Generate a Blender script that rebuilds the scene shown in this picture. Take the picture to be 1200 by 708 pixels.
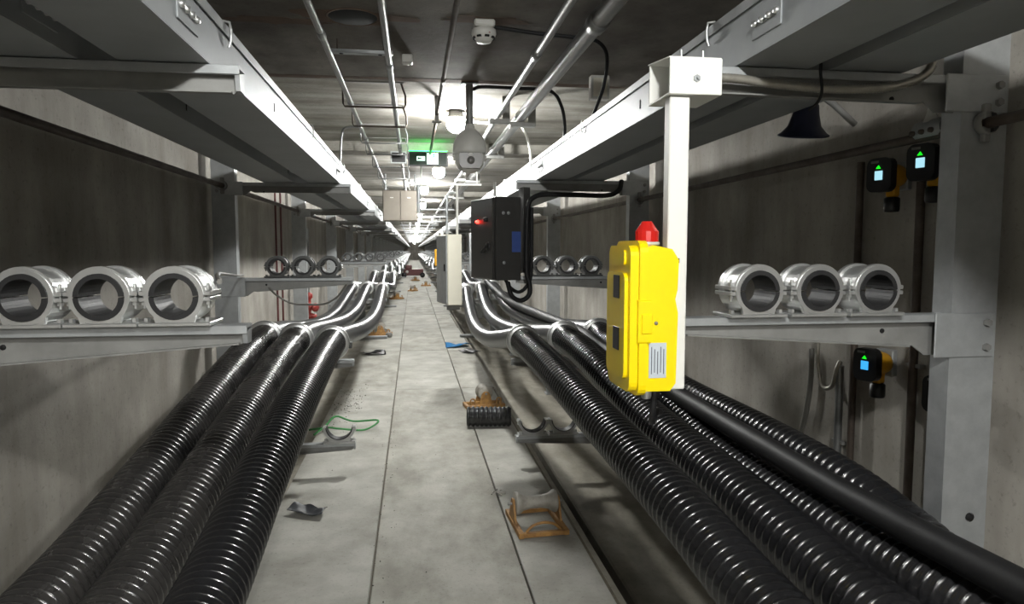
import bpy, math, random
from mathutils import Vector, Matrix
for _o in list(bpy.data.objects): bpy.data.objects.remove(_o)
scn = bpy.context.scene
COL = scn.collection
random.seed(4)
PI = math.pi

# ------------------------------------------------------------------ camera, world, exposure
cam_d = bpy.data.cameras.new('camera'); cam = bpy.data.objects.new('camera', cam_d); COL.objects.link(cam)
cam_d.sensor_width = 36; cam_d.lens = 24.0; cam_d.clip_start = 0.05; cam_d.clip_end = 300
cam.location = (0, 0, 1.6)
cam.rotation_euler = (math.radians(90 - 4.36), 0, math.radians(-8.227))
scn.camera = cam
w = bpy.data.worlds.new('world'); scn.world = w; w.use_nodes = True
w.node_tree.nodes['Background'].inputs[0].default_value = (0.02, 0.02, 0.02, 1)
w.node_tree.nodes['Background'].inputs[1].default_value = 0.3
vs = scn.view_settings
vs.view_transform = 'Standard'; vs.look = 'None'; vs.gamma = 1; vs.use_curve_mapping = False
vs.exposure = 0.0
LAMP = 980.0         # radiance of a lamp globe

# ------------------------------------------------------------------ materials
def lin(c):
    return tuple(((v/255)/12.92 if v/255 <= .04045 else ((v/255+.055)/1.055)**2.4) for v in c) + (1.0,)
def newmat(name):
    m = bpy.data.materials.new(name); m.use_nodes = True
    return m, m.node_tree.nodes, m.node_tree.links, m.node_tree.nodes['Principled BSDF']
def mat(name, rgb, rough=.5, metal=0., noise=.12, scale=8., rgb2=None, bump=0., bscale=None, stretch=(1,1,1), spec=.5, rvar=.0, coat=0.):
    """plain surface with a mottled colour, varied gloss and fine relief"""
    m, n, l, b = newmat(name)
    c1 = lin(rgb)
    c2 = lin(rgb2) if rgb2 else tuple(v*(1-noise*2) for v in c1[:3]) + (1,)
    tc = n.new('ShaderNodeTexCoord'); mp = n.new('ShaderNodeMapping'); mp.inputs['Scale'].default_value = stretch
    l.new(tc.outputs['Object'], mp.inputs[0])
    no = n.new('ShaderNodeTexNoise'); no.inputs['Scale'].default_value = scale; no.inputs['Detail'].default_value = 6; no.inputs['Roughness'].default_value = .62
    l.new(mp.outputs[0], no.inputs['Vector'])
    rp = n.new('ShaderNodeValToRGB'); rp.color_ramp.elements[0].position = .32; rp.color_ramp.elements[1].position = .66
    rp.color_ramp.elements[0].color = c2; rp.color_ramp.elements[1].color = c1
    l.new(no.outputs['Fac'], rp.inputs[0]); l.new(rp.outputs[0], b.inputs['Base Color'])
    b.inputs['Metallic'].default_value = metal; b.inputs['Roughness'].default_value = rough
    b.inputs['Specular IOR Level'].default_value = spec; b.inputs['Coat Weight'].default_value = coat
    if rvar:
        mr = n.new('ShaderNodeMapRange'); mr.inputs['To Min'].default_value = rough - rvar; mr.inputs['To Max'].default_value = rough + rvar
        l.new(no.outputs['Fac'], mr.inputs[0]); l.new(mr.outputs[0], b.inputs['Roughness'])
    if bump:
        n2 = n.new('ShaderNodeTexNoise'); n2.inputs['Scale'].default_value = bscale or scale*4; n2.inputs['Detail'].default_value = 5
        l.new(mp.outputs[0], n2.inputs['Vector'])
        bp = n.new('ShaderNodeBump'); bp.inputs['Strength'].default_value = bump; bp.inputs['Distance'].default_value = .01
        l.new(n2.outputs['Fac'], bp.inputs['Height']); l.new(bp.outputs[0], b.inputs['Normal'])
    return m
def concrete(name, base, dark, stain, stretch, sc, stain_amt=.5, board=False, rough=.85, pits=True):
    m, n, l, b = newmat(name)
    tc = n.new('ShaderNodeTexCoord')
    def noise(scale, st=(1,1,1), det=7):
        mp = n.new('ShaderNodeMapping'); mp.inputs['Scale'].default_value = st; l.new(tc.outputs['Object'], mp.inputs[0])
        t = n.new('ShaderNodeTexNoise'); t.inputs['Scale'].default_value = scale; t.inputs['Detail'].default_value = det; t.inputs['Roughness'].default_value = .65
        l.new(mp.outputs[0], t.inputs['Vector']); return t
    def ramp(src, p0, p1, a, bb):
        r = n.new('ShaderNodeValToRGB'); r.color_ramp.elements[0].position = p0; r.color_ramp.elements[1].position = p1
        r.color_ramp.elements[0].color = a; r.color_ramp.elements[1].color = bb; l.new(src, r.inputs[0]); return r
    def mix(f, a, bb, blend='MIX'):
        x = n.new('ShaderNodeMix'); x.data_type = 'RGBA'; x.blend_type = blend
        if isinstance(f, float): x.inputs[0].default_value = f
        else: l.new(f, x.inputs[0])
        l.new(a, x.inputs[6]); l.new(bb, x.inputs[7]); return x.outputs[2]
    r1 = ramp(noise(sc).outputs['Fac'], .3, .68, lin(dark), lin(base))
    r2 = ramp(noise(sc*.8, stretch, 5).outputs['Fac'], .34, .62, lin(stain), (1,1,1,1))
    c = mix(stain_amt, r1.outputs[0], r2.outputs[0], 'MULTIPLY')
    r3 = ramp(noise(sc*22, (1,1,1), 3).outputs['Fac'], .28, .42, (.55,.55,.55,1), (1,1,1,1))
    if pits: c = mix(.55, c, r3.outputs[0], 'MULTIPLY')
    l.new(c, b.inputs['Base Color']); b.inputs['Roughness'].default_value = rough; b.inputs['Specular IOR Level'].default_value = .3
    h = noise(sc*30, (1,.12,1) if board else (1,1,1), 4)
    if board:
        h = noise(sc*12, (.15, 3.5, 1), 4)
    bp = n.new('ShaderNodeBump'); bp.inputs['Strength'].default_value = .5 if board else .22; bp.inputs['Distance'].default_value = .02 if board else .006
    l.new(h.outputs['Fac'], bp.inputs['Height']); l.new(bp.outputs[0], b.inputs['Normal'])
    return m
def emis(name, rgb, s, base=(30,30,30), spec=.5):
    m, n, l, b = newmat(name)
    b.inputs['Base Color'].default_value = lin(base); b.inputs['Emission Color'].default_value = lin(rgb); b.inputs['Emission Strength'].default_value = s; b.inputs['Specular IOR Level'].default_value = spec
    no = n.new('ShaderNodeTexNoise'); no.inputs['Scale'].default_value = 30
    mr = n.new('ShaderNodeMapRange'); mr.inputs['To Min'].default_value = .25; mr.inputs['To Max'].default_value = .4
    l.new(no.outputs['Fac'], mr.inputs[0]); l.new(mr.outputs[0], b.inputs['Roughness'])
    return m
M = {}
M['wall'] = concrete('wall_concrete', (180,176,168), (150,146,138), (138,130,122), (1, 1.2, .22), 2.2, .5)
M['floor'] = concrete('floor_concrete', (192,191,184), (172,171,163), (160,157,149), (1,1,1), 2.6, .45)
M['floor_b'] = concrete('floor_concrete_worn', (187,186,178), (167,165,156), (152,149,140), (1.3,.7,1), 3.1, .5)
M['trench'] = concrete('trench_concrete', (176,172,160), (142,138,127), (126,120,110), (1,.4,1), 2.4, .6)
M['ceil'] = concrete('ceiling_concrete', (140,135,127), (104,99,91), (116,98,84), (1,.8,1), 1.6, .7)
M['ceil_b'] = concrete('board_marked_ceiling_concrete', (176,173,165), (132,129,121), (140,130,118), (.35,3,1), 2.0, .6, board=True)
M['galv'] = mat('galvanised_steel', (176,179,180), .46, .55, .1, 14, bump=.05, rvar=.08)
M['galv_d'] = mat('dull_galvanised_steel', (150,150,147), .55, .45, .12, 10, bump=.05, rvar=.08)
M['tray'] = mat('tray_sheet_steel', (160,164,166), .5, .3, .08, 5, rvar=.08)
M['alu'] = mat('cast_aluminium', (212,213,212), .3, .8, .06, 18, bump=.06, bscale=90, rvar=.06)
M['alu_shade'] = mat('shaded_cast_aluminium', (92,93,92), .45, .7, .1, 18, bump=.06, rvar=.06)  # darker copy of the cast aluminium, backlit shade put into its colour
M['rubber'] = mat('black_rubber', (30,30,31), .55, 0, .15, 20, bump=.05)
M['conduit'] = mat('black_corrugated_plastic', (36,36,38), .25, 0, .2, 3, rgb2=(28,28,29), rvar=.04, spec=.6)
M['conduit_dusty'] = mat('dusty_corrugated_plastic', (66,64,62), .27, 0, .3, 2.5, rgb2=(34,34,35), rvar=.05, spec=.6, stretch=(2,.8,2))
M['cable'] = mat('grey_black_cable_sheath', (42,43,45), .31, 0, .2, 3, rgb2=(32,32,34), rvar=.03, spec=.25)
M['cable_k'] = mat('black_cable_sheath', (30,30,31), .55, 0, .2, 14, bump=.05, spec=.3)
M['pipe'] = mat('steel_conduit_pipe', (138,139,138), .36, .65, .12, 12, rvar=.1)
M['pipe_d'] = mat('dark_steel_pipe', (92,84,77), .55, .4, .25, 9, rgb2=(62,50,42))
M['rust'] = mat('rust_stain', (104,84,68), .9, 0, .3, 9, rgb2=(82,64,52))
M['steel_k'] = mat('brownish_sheet_steel', (112,106,97), .45, .5, .1, 5)
M['white'] = mat('white_powder_coat', (238,238,232), .38, 0, .02, 6, bump=.02)
M['cream'] = mat('cream_painted_steel', (226,222,206), .42, 0, .03, 5, bump=.02)
M['camw'] = mat('off_white_plastic', (205,204,198), .4, 0, .03, 10)
M['camg'] = mat('grey_smoked_plastic', (120,118,114), .3, 0, .05, 10)
M['black'] = mat('black_powder_coat', (58,57,55), .42, 0, .1, 16, bump=.04, bscale=200)
M['blackp'] = mat('black_plastic', (22,22,23), .4, 0, .1, 16)
M['yellow'] = mat('yellow_plastic', (255,224,0), .33, 0, .02, 6, coat=.2)
M['yellow_d'] = mat('ochre_yellow_casting', (205,150,20), .45, 0, .08, 12)
M['red'] = mat('red_lens_plastic', (206,40,34), .22, 0, .05, 20, coat=.5)
M['redp'] = mat('red_paint', (150,52,46), .4, 0, .1, 14)
M['redd'] = mat('dark_red_paint', (92,44,42), .5, 0, .15, 8)
M['orange'] = mat('orange_worn_paint', (188,142,78), .6, 0, .2, 20, rgb2=(140,102,62), bump=.08)
M['rollg'] = mat('grey_nylon_roller', (178,174,165), .5, 0, .15, 14, rgb2=(138,134,124))
M['blue'] = mat('blue_cloth', (30,120,180), .8, 0, .15, 20, bump=.1)
M['bluel'] = mat('blue_label', (60,84,150), .5, 0, .05, 20)
M['navy'] = mat('dark_blue_plastic', (34,40,66), .45, 0, .1, 14)
M['green'] = mat('green_strap', (70,150,84), .6, 0, .1, 30)
M['paper'] = mat('pale_label_film', (196,204,210), .45, 0, .03, 20)
M['ink'] = mat('label_ink', (80,84,96), .6, 0, .05, 20)
M['wire'] = mat('grey_wire_sheath', (120,118,112), .5, 0, .1, 20)
M['flex'] = mat('flexible_metal_conduit', (176,172,162), .35, .6, .1, 40)
M['dirt'] = mat('concrete_chips', (78,74,66), .9, 0, .3, 60)
M['scrap'] = mat('grey_rubber_scrap', (78,80,84), .45, 0, .2, 20)
M['gap'] = mat('joint_filler', (120,112,98), .9, 0, .2, 20)
M['hole'] = mat('dark_bolt_hole', (14,14,14), .8, 0, .1, 20)
M['lamp'] = emis('lamp_glass', (253,253,250), LAMP, (230,230,230))
M['scr'] = emis('detector_screen', (170,225,240), 1.1)
M['scr_b'] = emis('blue_detector_screen', (60,170,250), 1.2)
M['led'] = emis('green_indicator', (20,230,30), 1.6)
M['ledr'] = emis('red_indicator', (255,40,30), 14)
M['sign'] = emis('exit_sign_green_panel', (0,90,30), .12, (3,10,6), .05)
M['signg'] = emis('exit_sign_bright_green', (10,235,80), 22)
M['signw'] = emis('exit_sign_white_pictogram', (200,255,222), 2.0)

# ------------------------------------------------------------------ mesh builder
class MB:
    def __init__(s): s.v = []; s.f = []; s.sm = []
    def add(s, vs_, fs, smooth=False):
        k = len(s.v); s.v += [tuple(p) for p in vs_]; s.f += [tuple(i+k for i in q) for q in fs]; s.sm += [smooth]*len(fs); return s
    def box(s, a, b, bev=0.):
        (x0,y0,z0),(x1,y1,z1) = [min(p,q) for p,q in zip(a,b)], [max(p,q) for p,q in zip(a,b)]
        if bev <= 0:
            s.add([(x0,y0,z0),(x1,y0,z0),(x1,y1,z0),(x0,y1,z0),(x0,y0,z1),(x1,y0,z1),(x1,y1,z1),(x0,y1,z1)],
                  [(0,3,2,1),(4,5,6,7),(0,1,5,4),(1,2,6,5),(2,3,7,6),(3,0,4,7)]); return s
        d = min(bev, (x1-x0)*.49, (y1-y0)*.49, (z1-z0)*.49)
        V = []; idx = {}
        for i,x in enumerate((x0,x1)):
            for j,y in enumerate((y0,y1)):
                for k,z in enumerate((z0,z1)):
                    sx, sy, sz = (1-2*i)*d, (1-2*j)*d, (1-2*k)*d
                    for t,p in enumerate(((x,y+sy,z+sz),(x+sx,y,z+sz),(x+sx,y+sy,z))):
                        idx[i,j,k,t] = len(V); V.append(p)
        F = []
        for i in (0,1):
            q = [idx[i,0,0,0],idx[i,1,0,0],idx[i,1,1,0],idx[i,0,1,0]]; F.append(q if i else q[::-1])
            q = [idx[0,i,0,1],idx[0,i,1,1],idx[1,i,1,1],idx[1,i,0,1]]; F.append(q if i else q[::-1])
            q = [idx[0,0,i,2],idx[1,0,i,2],idx[1,1,i,2],idx[0,1,i,2]]; F.append(q if i else q[::-1])
        for i in (0,1):
            for j in (0,1):
                F.append([idx[i,j,0,0],idx[i,j,1,0],idx[i,j,1,1],idx[i,j,0,1]])
                F.append([idx[i,0,j,0],idx[i,1,j,0],idx[i,1,j,2],idx[i,0,j,2]])
                F.append([idx[0,i,j,1],idx[1,i,j,1],idx[1,i,j,2],idx[0,i,j,2]])
                for k in (0,1): F.append([idx[i,j,k,0],idx[i,j,k,1],idx[i,j,k,2]])
        c = Vector(((x0+x1)/2,(y0+y1)/2,(z0+z1)/2)); G = []
        for q in F:
            P = [Vector(V[t]) for t in q]; nn = (P[1]-P[0]).cross(P[2]-P[0])
            G.append(q if nn.dot(sum(P, Vector())/len(P)-c) > 0 else q[::-1])
        s.add(V, G); return s
    def prism(s, poly, axis, a, b, smooth=False):
        """poly in the plane normal to axis (0: (y,z), 1: (x,z), 2: (x,y)) pushed from a to b"""
        def P(p, t): return (t,p[0],p[1]) if axis == 0 else (p[0],t,p[1]) if axis == 1 else (p[0],p[1],t)
        n = len(poly); V = [P(p,a) for p in poly] + [P(p,b) for p in poly]
        F = [tuple(range(n))[::-1], tuple(range(n,2*n))] + [(i,(i+1)%n,n+(i+1)%n,n+i) for i in range(n)]
        ar = sum(poly[i][0]*poly[(i+1)%n][1]-poly[(i+1)%n][0]*poly[i][1] for i in range(n))
        flip = (ar < 0) ^ (b < a) ^ (axis == 1)
        s.add(V, [q[::-1] for q in F] if flip else F, smooth); return s
    def tube(s, pts, r, n=12, cap=True, smooth=True, up=Vector((0,0,1))):
        """round tube along pts; r is a number or a list of radii"""
        P = [Vector(p) for p in pts]; m = len(P); R = r if isinstance(r, (list,tuple)) else [r]*m
        V = []; prev = None
        for i in range(m):
            t = (P[min(i+1,m-1)]-P[max(i-1,0)])
            if t.length < 1e-9: t = prev_t
            t.normalize(); prev_t = t
            if prev is None:
                a = up if abs(t.dot(up)) < .95 else Vector((1,0,0))
                u = (a - t*a.dot(t)).normalized()
            else: u = (prev - t*prev.dot(t)).normalized()
            prev = u; wv = t.cross(u)
            for k in range(n):
                an = 2*PI*k/n; V.append(P[i]+(u*math.cos(an)+wv*math.sin(an))*R[i])
        F = [(i*n+k, i*n+(k+1)%n, (i+1)*n+(k+1)%n, (i+1)*n+k) for i in range(m-1) for k in range(n)]
        s.add(V, F, smooth)
        if cap:
            s.add([V[k] for k in range(n)], [tuple(range(n))[::-1]]); s.add([V[(m-1)*n+k] for k in range(n)], [tuple(range(n))])
        return s
    def lathe(s, prof, c, axis=(0,0,1), n=20, smooth=True):
        """prof: list of (radius, height along axis)"""
        ax = Vector(axis).normalized(); pts = [Vector(c)+ax*h for _,h in prof]
        a = Vector((0,0,1)) if abs(ax.z) < .9 else Vector((1,0,0)); u = (a-ax*a.dot(ax)).normalized(); wv = ax.cross(u)
        V = []
        for (r,h),p in zip(prof, pts):
            for k in range(n):
                an = 2*PI*k/n; V.append(p+(u*math.cos(an)+wv*math.sin(an))*max(r,1e-5))
        m = len(prof)
        F = [(i*n+k, i*n+(k+1)%n, (i+1)*n+(k+1)%n, (i+1)*n+k) for i in range(m-1) for k in range(n)]
        s.add(V, F, smooth); return s
    def arc(s, c, r0, r1, y0, y1, a0, a1, n=18):
        """part of a ring in the xz plane between two radii, long in y (angles in degrees)"""
        V = []; full = abs(a1-a0) >= 359.9
        for i in range(n+1):
            an = math.radians(a0+(a1-a0)*i/n); cx, cz = math.cos(an), math.sin(an)
            V += [(c[0]+cx*r0,y0,c[1]+cz*r0),(c[0]+cx*r1,y0,c[1]+cz*r1),(c[0]+cx*r1,y1,c[1]+cz*r1),(c[0]+cx*r0,y1,c[1]+cz*r0)]
        F = []; G = []
        for i in range(n):
            k = 4*i; j = 4*(i+1)
            F += [(k+1,k+2,j+2,j+1)[::-1],(k+3,k,j,j+3)[::-1]]; G += [(k,k+1,j+1,j)[::-1],(k+2,k+3,j+3,j+2)[::-1]]
        if not full: G += [(0,1,2,3),(4*n,4*n+1,4*n+2,4*n+3)[::-1]]
        s.add(V, F, False); s.add(V, G, False); return s
    def mesh(s, name, m):
        me = bpy.data.meshes.new(name); me.from_pydata(s.v, [], s.f); me.polygons.foreach_set('use_smooth', s.sm)
        me.materials.append(m); me.validate(); me.update(); return me
    def build(s, name, m, parent=None, loc=None):
        me = s.mesh(name, M[m]); o = bpy.data.objects.new(name, me); COL.objects.link(o)
        if parent is not None: o.parent = parent
        if loc: o.location = loc
        return o
def tag(o, label=None, cat=None, group=None, kind=None):
    if label: o['label'] = label
    if cat: o['category'] = cat
    if group: o['group'] = group
    if kind: o['kind'] = kind
    return o
def thing(name, label, cat, loc=(0,0,0), group=None, rz=0):
    o = bpy.data.objects.new(name, None); COL.objects.link(o); o.location = loc; o.rotation_euler.z = rz; o.empty_display_size = .1
    return tag(o, label, cat, group)
def copy_tree(o, parent=None):
    c = o.copy(); COL.objects.link(c); c.parent = parent
    for ch in list(o.children): copy_tree(ch, c)
    return c
def bez(pts, n=8):
    """smooth path through pts (Catmull-Rom)"""
    P = [Vector(p) for p in pts]; Q = [P[0]*2-P[1]] + P + [P[-1]*2-P[-2]]; out = []
    for i in range(1, len(Q)-2):
        a,b,c,d = Q[i-1],Q[i],Q[i+1],Q[i+2]
        for k in range(n):
            t = k/n; out.append(.5*((2*b)+(c-a)*t+(2*a-5*b+4*c-d)*t*t+(3*b-a-3*c+d)*t**3))
    out.append(P[-1]); return out
def resample(pts, step):
    out = [pts[0]]; acc = 0.
    for a,b in zip(pts, pts[1:]):
        L = (b-a).length; d = step-acc
        while d <= L: out.append(a+(b-a)*(d/L)); d += step
        acc = (acc+L) % step
    return out
ORD = ['nearest','second','third','fourth','fifth','sixth','seventh','eighth','ninth','tenth']
Y0, YE = -8.0, 112.0
RY = [1.8+3.06*i for i in range(30)]          # rack positions along the tunnel
XL, XR = -1.38, 1.78                          # wall faces
ZC = 2.70

# ------------------------------------------------------------------ setting
def struct(name, mb, m, parent=None):
    o = mb.build(name, m, parent)
    if parent is None: o['kind'] = 'structure'
    return o
struct('wall_left', MB().box((XL-.25,Y0,-.6),(XL,YE,3.1)), 'wall')
struct('wall_right', MB().box((XR,Y0,-.6),(XR+.25,YE,3.1)), 'wall')
struct('wall_back', MB().box((XL,Y0-.25,-.6),(XR,Y0,3.1)), 'wall')
struct('wall_end', MB().box((XL,YE,-.6),(XR,YE+.25,3.1)), 'wall')
# vertical formwork joints standing proud on the walls
# ceiling: a lower smooth slab overhead, then board-marked bays with shallow downstands
struct('ceiling', MB().box((XL,Y0,ZC),(XR,4.62,3.0)), 'ceil')
cb = struct('ceiling_board_marked', MB().box((XL,4.62,2.745),(XR,YE,3.0)), 'ceil_b')
yb = 7.45
while yb < YE-4:
    MB().box((XL,yb,2.64),(XR,yb+.32,2.745), .006).build('downstand_beam', 'ceil_b', cb); yb += 6.12
cs = bpy.data.objects['ceiling']
for (cx,cy,ax,ay,sd_) in ((.36,3.36,.2,.06,1),(-.27,3.40,.26,.1,2),(-.62,3.5,.25,.05,3),(0.1,4.56,.5,.04,4),(.85,4.57,.55,.045,5),(-.75,4.57,.45,.035,6)):
    rn = random.Random(sd_); P = []
    for k in range(26):
        an = 2*PI*k/26; q = 1+rn.uniform(-.3,.25); P.append((cx+math.cos(an)*ax*q, min(cy+math.sin(an)*ay*q, 4.615)))
    MB().prism(P, 2, ZC-.0012, ZC-.0002).build('water_stain', 'rust', cs)
# floor: base, three rows of cover slabs on the walkway, gutters and low strips at both sides
fl = struct('floor', MB().box((-.86,Y0,-.5),(.93,YE,-.032)), 'gap')
rows = [(-2.6,1.73),(1.73,7.85),(7.85,10.92),(10.92,14.0),(14.0,17.05)]
yy = 17.05
while yy < YE: rows.append((yy, min(yy+3.06, YE))); yy += 3.06
for k,(a,b) in enumerate(rows):
    if k == 1: a = -2.6
    if k == 0: continue
    for q,(x0,x1) in enumerate(((-.85,-.222),(-.212,.524),(.534,.90))):
        dz = random.uniform(-.003,.003)
        MB().box((x0,a+.006,-.05),(x1+(random.uniform(-.02,.03) if q == 2 and k > 1 else 0),b-.006,dz), .004).build('slab', 'floor' if (k+q)%2 else 'floor_b', fl)
struct('floor_kerb_right', MB().box((.905,Y0,-.5),(.965,YE,-.035), .004), 'trench')
struct('floor_trench_right', MB().box((1.06,Y0,-.6),(XR,YE,-.12), .01), 'trench')
struct('floor_gutter_right', MB().box((.93,Y0,-.7),(1.1,YE,-.42)), 'trench')
struct('floor_trench_left', MB().box((XL,Y0,-.6),(-.86,YE,-.12), .01), 'trench')

# ------------------------------------------------------------------ cable racks: column + arms
def arm(side, root_x, tip_x, ztop, htip, hroot, parent, y=0.):
    """tapered C-section arm; side -1 left wall, +1 right wall. Front web faces the camera."""
    sx = 1 if side < 0 else -1                 # direction from column to tip
    L = abs(tip_x-root_x)
    def X(d): return root_x+sx*d
    a = MB()
    # web plate (tapered)
    a.prism([(X(0),ztop-hroot),(X(.06),ztop-hroot),(X(.075),ztop-hroot+.012),(X(.10),ztop-hroot+.03),(X(.12),ztop-hroot*.78),(X(L*.99-.012),ztop-htip),(X(L*.99),ztop-htip+.012),(X(L*.985),ztop-.003),(X(0),ztop-.003)], 1, y+.030, y+.036)
    o = a.build('arm', 'galv_d', parent)
    # top flange with rounded front lip
    t = MB(); t.prism([(y,ztop-.002),(y+.003,ztop),(y+.057,ztop),(y+.06,ztop-.003),(y+.06,ztop-.008),(y+.010,ztop-.008),(y+.006,ztop-.012),(y+.004,ztop-.024),(y,ztop-.022)], 0, X(0), X(L))
    t.build('top_flange', 'galv', o)
    # bottom lip following the taper
    b = MB(); p0, p1 = (X(.12), ztop-hroot*.78), (X(L*.97), ztop-htip)
    b.prism([p0,p1,(p1[0],p1[1]+.004),(p0[0],p0[1]+.004)], 1, y+.012, y+.030); b.build('bottom_lip', 'galv_d', o)
    e = MB(); e.prism([(y+.004,ztop-.022),(y+.012,ztop-htip+.004),(y+.05,ztop-htip+.004),(y+.058,ztop-.01)], 0, X(L*.985), X(L)); e.build('end_cap', 'galv', o)
    h = MB(); h.lathe([(0,0),(.007,0),(.007,.004)], (X(L*.24),y+.027,ztop-htip*.95), (0,1,0), 10); h.build('bolt_hole', 'hole', o)
    return o
def plate(side, x0, x1, z0, z1, parent, y=0.):
    o = MB().box((x0,y-.006,z0),(x1,y+.0,z1), .003).build('mounting_plate', 'galv', parent)
    for zz in (z0+.03, z1-.03):
        MB().lathe([(0,-.012),(.011,-.012),(.012,-.009),(.012,0)], (x1-.028 if side > 0 else x0+.028, y-.006, zz), (0,1,0), 6, False).build('bolt', 'galv_d', o)
    return o
def rack(side, levels, name='cable_rack'):
    """levels: list of (ztop, tip_x, htip, hroot)"""
    r = bpy.data.objects.new(name, None); COL.objects.link(r)
    x0, x1 = ((-1.335,-1.185) if side < 0 else (1.57,1.72))
    c = MB()
    # C-section column, open towards the wall side
    inner = x1 if side < 0 else x0; outer = x0 if side < 0 else x1; d = .008*(1 if side > 0 else -1)
    c.box((x0,0,-.12),(x1,.008,2.7)); c.box((inner,.0085,-.12),(inner+d,.075,2.7)); c.box((outer,.0085,-.12),(outer-d,.075,2.7))
    c.box((x0-.02,-.03,-.12),(x1+.02,.11,-.108))
    col = c.build('column', 'galv', r)
    for z in (.79,): MB().lathe([(0,0),(.012,0),(.012,.004),(.014,.004),(.014,0)], ((x0+x1)/2+.02, -.003, z), (0,1,0), 12).build('bolt_hole', 'hole', col)
    for (zt, tip, ht, hr) in levels:
        a = arm(side, inner, tip, zt, ht, hr, r, .0)
        plate(side, (inner-.015 if side < 0 else x0-.008), (x1+.045) if side < 0 else x1-.005, zt-hr-.005, zt+.006, a, -.002) if False else \
        plate(side, x0+.01 if side < 0 else x0-.055, x1+.055 if side < 0 else x1-.01, zt-hr-.004, zt+.004, a, -.001)
    # clamp that holds the wall pipe
    zc = 2.03 if side < 0 else 1.965; xc = (x0+x1)/2+(-.0 if side < 0 else -.005)
    k = MB(); k.lathe([(.030,-.03),(.034,-.028),(.034,-.004),(.030,-.002)], (xc,0,zc), (0,1,0), 12); k.box((xc-.012,-.022,zc-.055),(xc+.012,-.003,zc+.055), .004)
    k.build('pipe_clamp', 'galv_d', r)
    return r
TL, TR = -.42, .735
top_L = (2.055, TL, .065, .085); top_R = (2.10, TR, .07, .10)
mid_L = (1.41, TL, .052, .125); mid_R = (1.411, TR, .052, .125)
seat_L = (.83, TL, .052, .125); seat_R = (.81, .70, .052, .125)
low_L = (.235, TL, .052, .11); low_R = (.235, TR, .052, .11)
protos = {}
for i, y in enumerate(RY):
    for side in (-1, 1):
        # the two nearest racks carry a middle arm; the cables are clamped to a lower arm on every other rack
        kind = 'near' if i == 0 else 'both' if i % 2 else 'plain'
        key = (side, kind)
        if key not in protos:
            lv = [top_L] if side < 0 else [top_R]
            if kind == 'both': lv.append(low_L if side < 0 else low_R)
            if kind in ('near','both'): lv.insert(1, mid_L if side < 0 else mid_R)
            if kind == 'both': lv.insert(2, seat_L if side < 0 else seat_R)
            protos[key] = rack(side, lv); r = protos[key]
        else: r = copy_tree(protos[key])
        r.location = (0, y, 0)
        sd = 'left' if side < 0 else 'right'
        if i < 10: lab = 'galvanised cable rack column with arms on the %s wall, %s from the camera' % (sd, ORD[i])
        else: lab = 'small galvanised cable rack on the %s wall far down the tunnel' % sd
        tag(r, lab, 'cable rack', 'cable racks along the %s wall' % sd)

# ------------------------------------------------------------------ cable clamps
def clamp(R=.058, L=.112, shaded=False, half=False, gap=True):
    """split saddle clamp; origin at the middle of the underside of its foot"""
    r = bpy.data.objects.new('cable_clamp', None); COL.objects.link(r)
    s = R/.058; cz = .074*s; Ro = R+.011*s; me = 'alu_shade' if shaded else 'alu'
    y0, y1 = -L/2, L/2
    b = MB()
    b.arc((0,cz), R, Ro, y0, y1, 180, 360, 16)
    fw = .068 if half else .084; ew = .0125 if half else .026
    b.box((-fw*s,y0-.004,0),(fw*s,y1+.004,.010*s), .002)                      # foot
    for sg in (-1,1):
        b.box((sg*(R+.002*s),y0+.006,cz-.013*s),(sg*(R+ew*s),y1-.006,cz-.002*s), .002)   # ear
        b.prism([(sg*.03*s,.008*s),(sg*.045*s,.008*s),(sg*(R*.93),cz-.03*s),(sg*(R+.008*s),cz-.013*s),(sg*(R+.001*s),cz-.004*s),(sg*(R*.8),cz-.6*R-.003*s)], 1, y0+.001, y0+.014)
    b.prism([(-.03*s,.006*s),(.03*s,.006*s),(.036*s,.022*s),(.02*s,cz-R-.001),(-.02*s,cz-R-.001),(-.036*s,.022*s)], 1, y0+.004, y1-.004)
    lo = b.build('lower_half', me, r)
    if not half:
        u = MB(); u.arc((0,cz), R, Ro, y0, y1, 0, 180, 18)
        for yc in (y0+.012, y1-.012): u.arc((0,cz), Ro-.001, Ro+.006*s, yc-.008, yc+.008, 8, 172, 16)
        for sg in (-1,1): u.box((sg*(R+.002*s),y0+.006,cz+.002*s),(sg*(R+.026*s),y1-.006,cz+.014*s), .002)
        up = u.build('upper_half', me, r)
    for sg in (-1,1):
        q = MB(); x = sg*(R+(.006 if half else .017)*s); yb_ = y0+.022
        if not half: q.tube([(x,yb_,cz-.03*s),(x,yb_,cz+.032*s)], .004*s, 8); q.lathe([(0,.008*s),(.009*s,.008*s),(.009*s,0),(0,0)], (x,yb_,cz+.0145*s), (0,0,1), 6, False)
        q.lathe([(0,0),(.008*s,0),(.008*s,-.008*s),(0,-.008*s)], (x,yb_,cz-.0135*s), (0,0,1), 6, False)
        q.lathe([(0,.010*s),(.008*s,.010*s),(.008*s,0),(0,0)], (sg*(fw-.012)*s,yb_,.0105*s), (0,0,1), 6, False)
        q.build('bolt', me, r)
    g = MB()
    if half: g.arc((0,cz), R*.93, R-.0005, y0-.003, y1+.003, 184, 356, 16)
    else: g.arc((0,cz), R*.78, R-.0005, y0-.004, y1+.004, 182, 358, 16); g.arc((0,cz), R*.78, R-.0005, y0-.004, y1+.004, 2, 178, 16)
    g.build('rubber_liner', 'rubber', r)
    return r
c_bright = None
def place_clamp(first, loc, label, group, rz=0):
    o = first if not first.get('used') else copy_tree(first)
    o['used'] = 1
    o.location = loc; o.rotation_euler.z = rz; tag(o, label, 'cable clamp', group); return o
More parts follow.
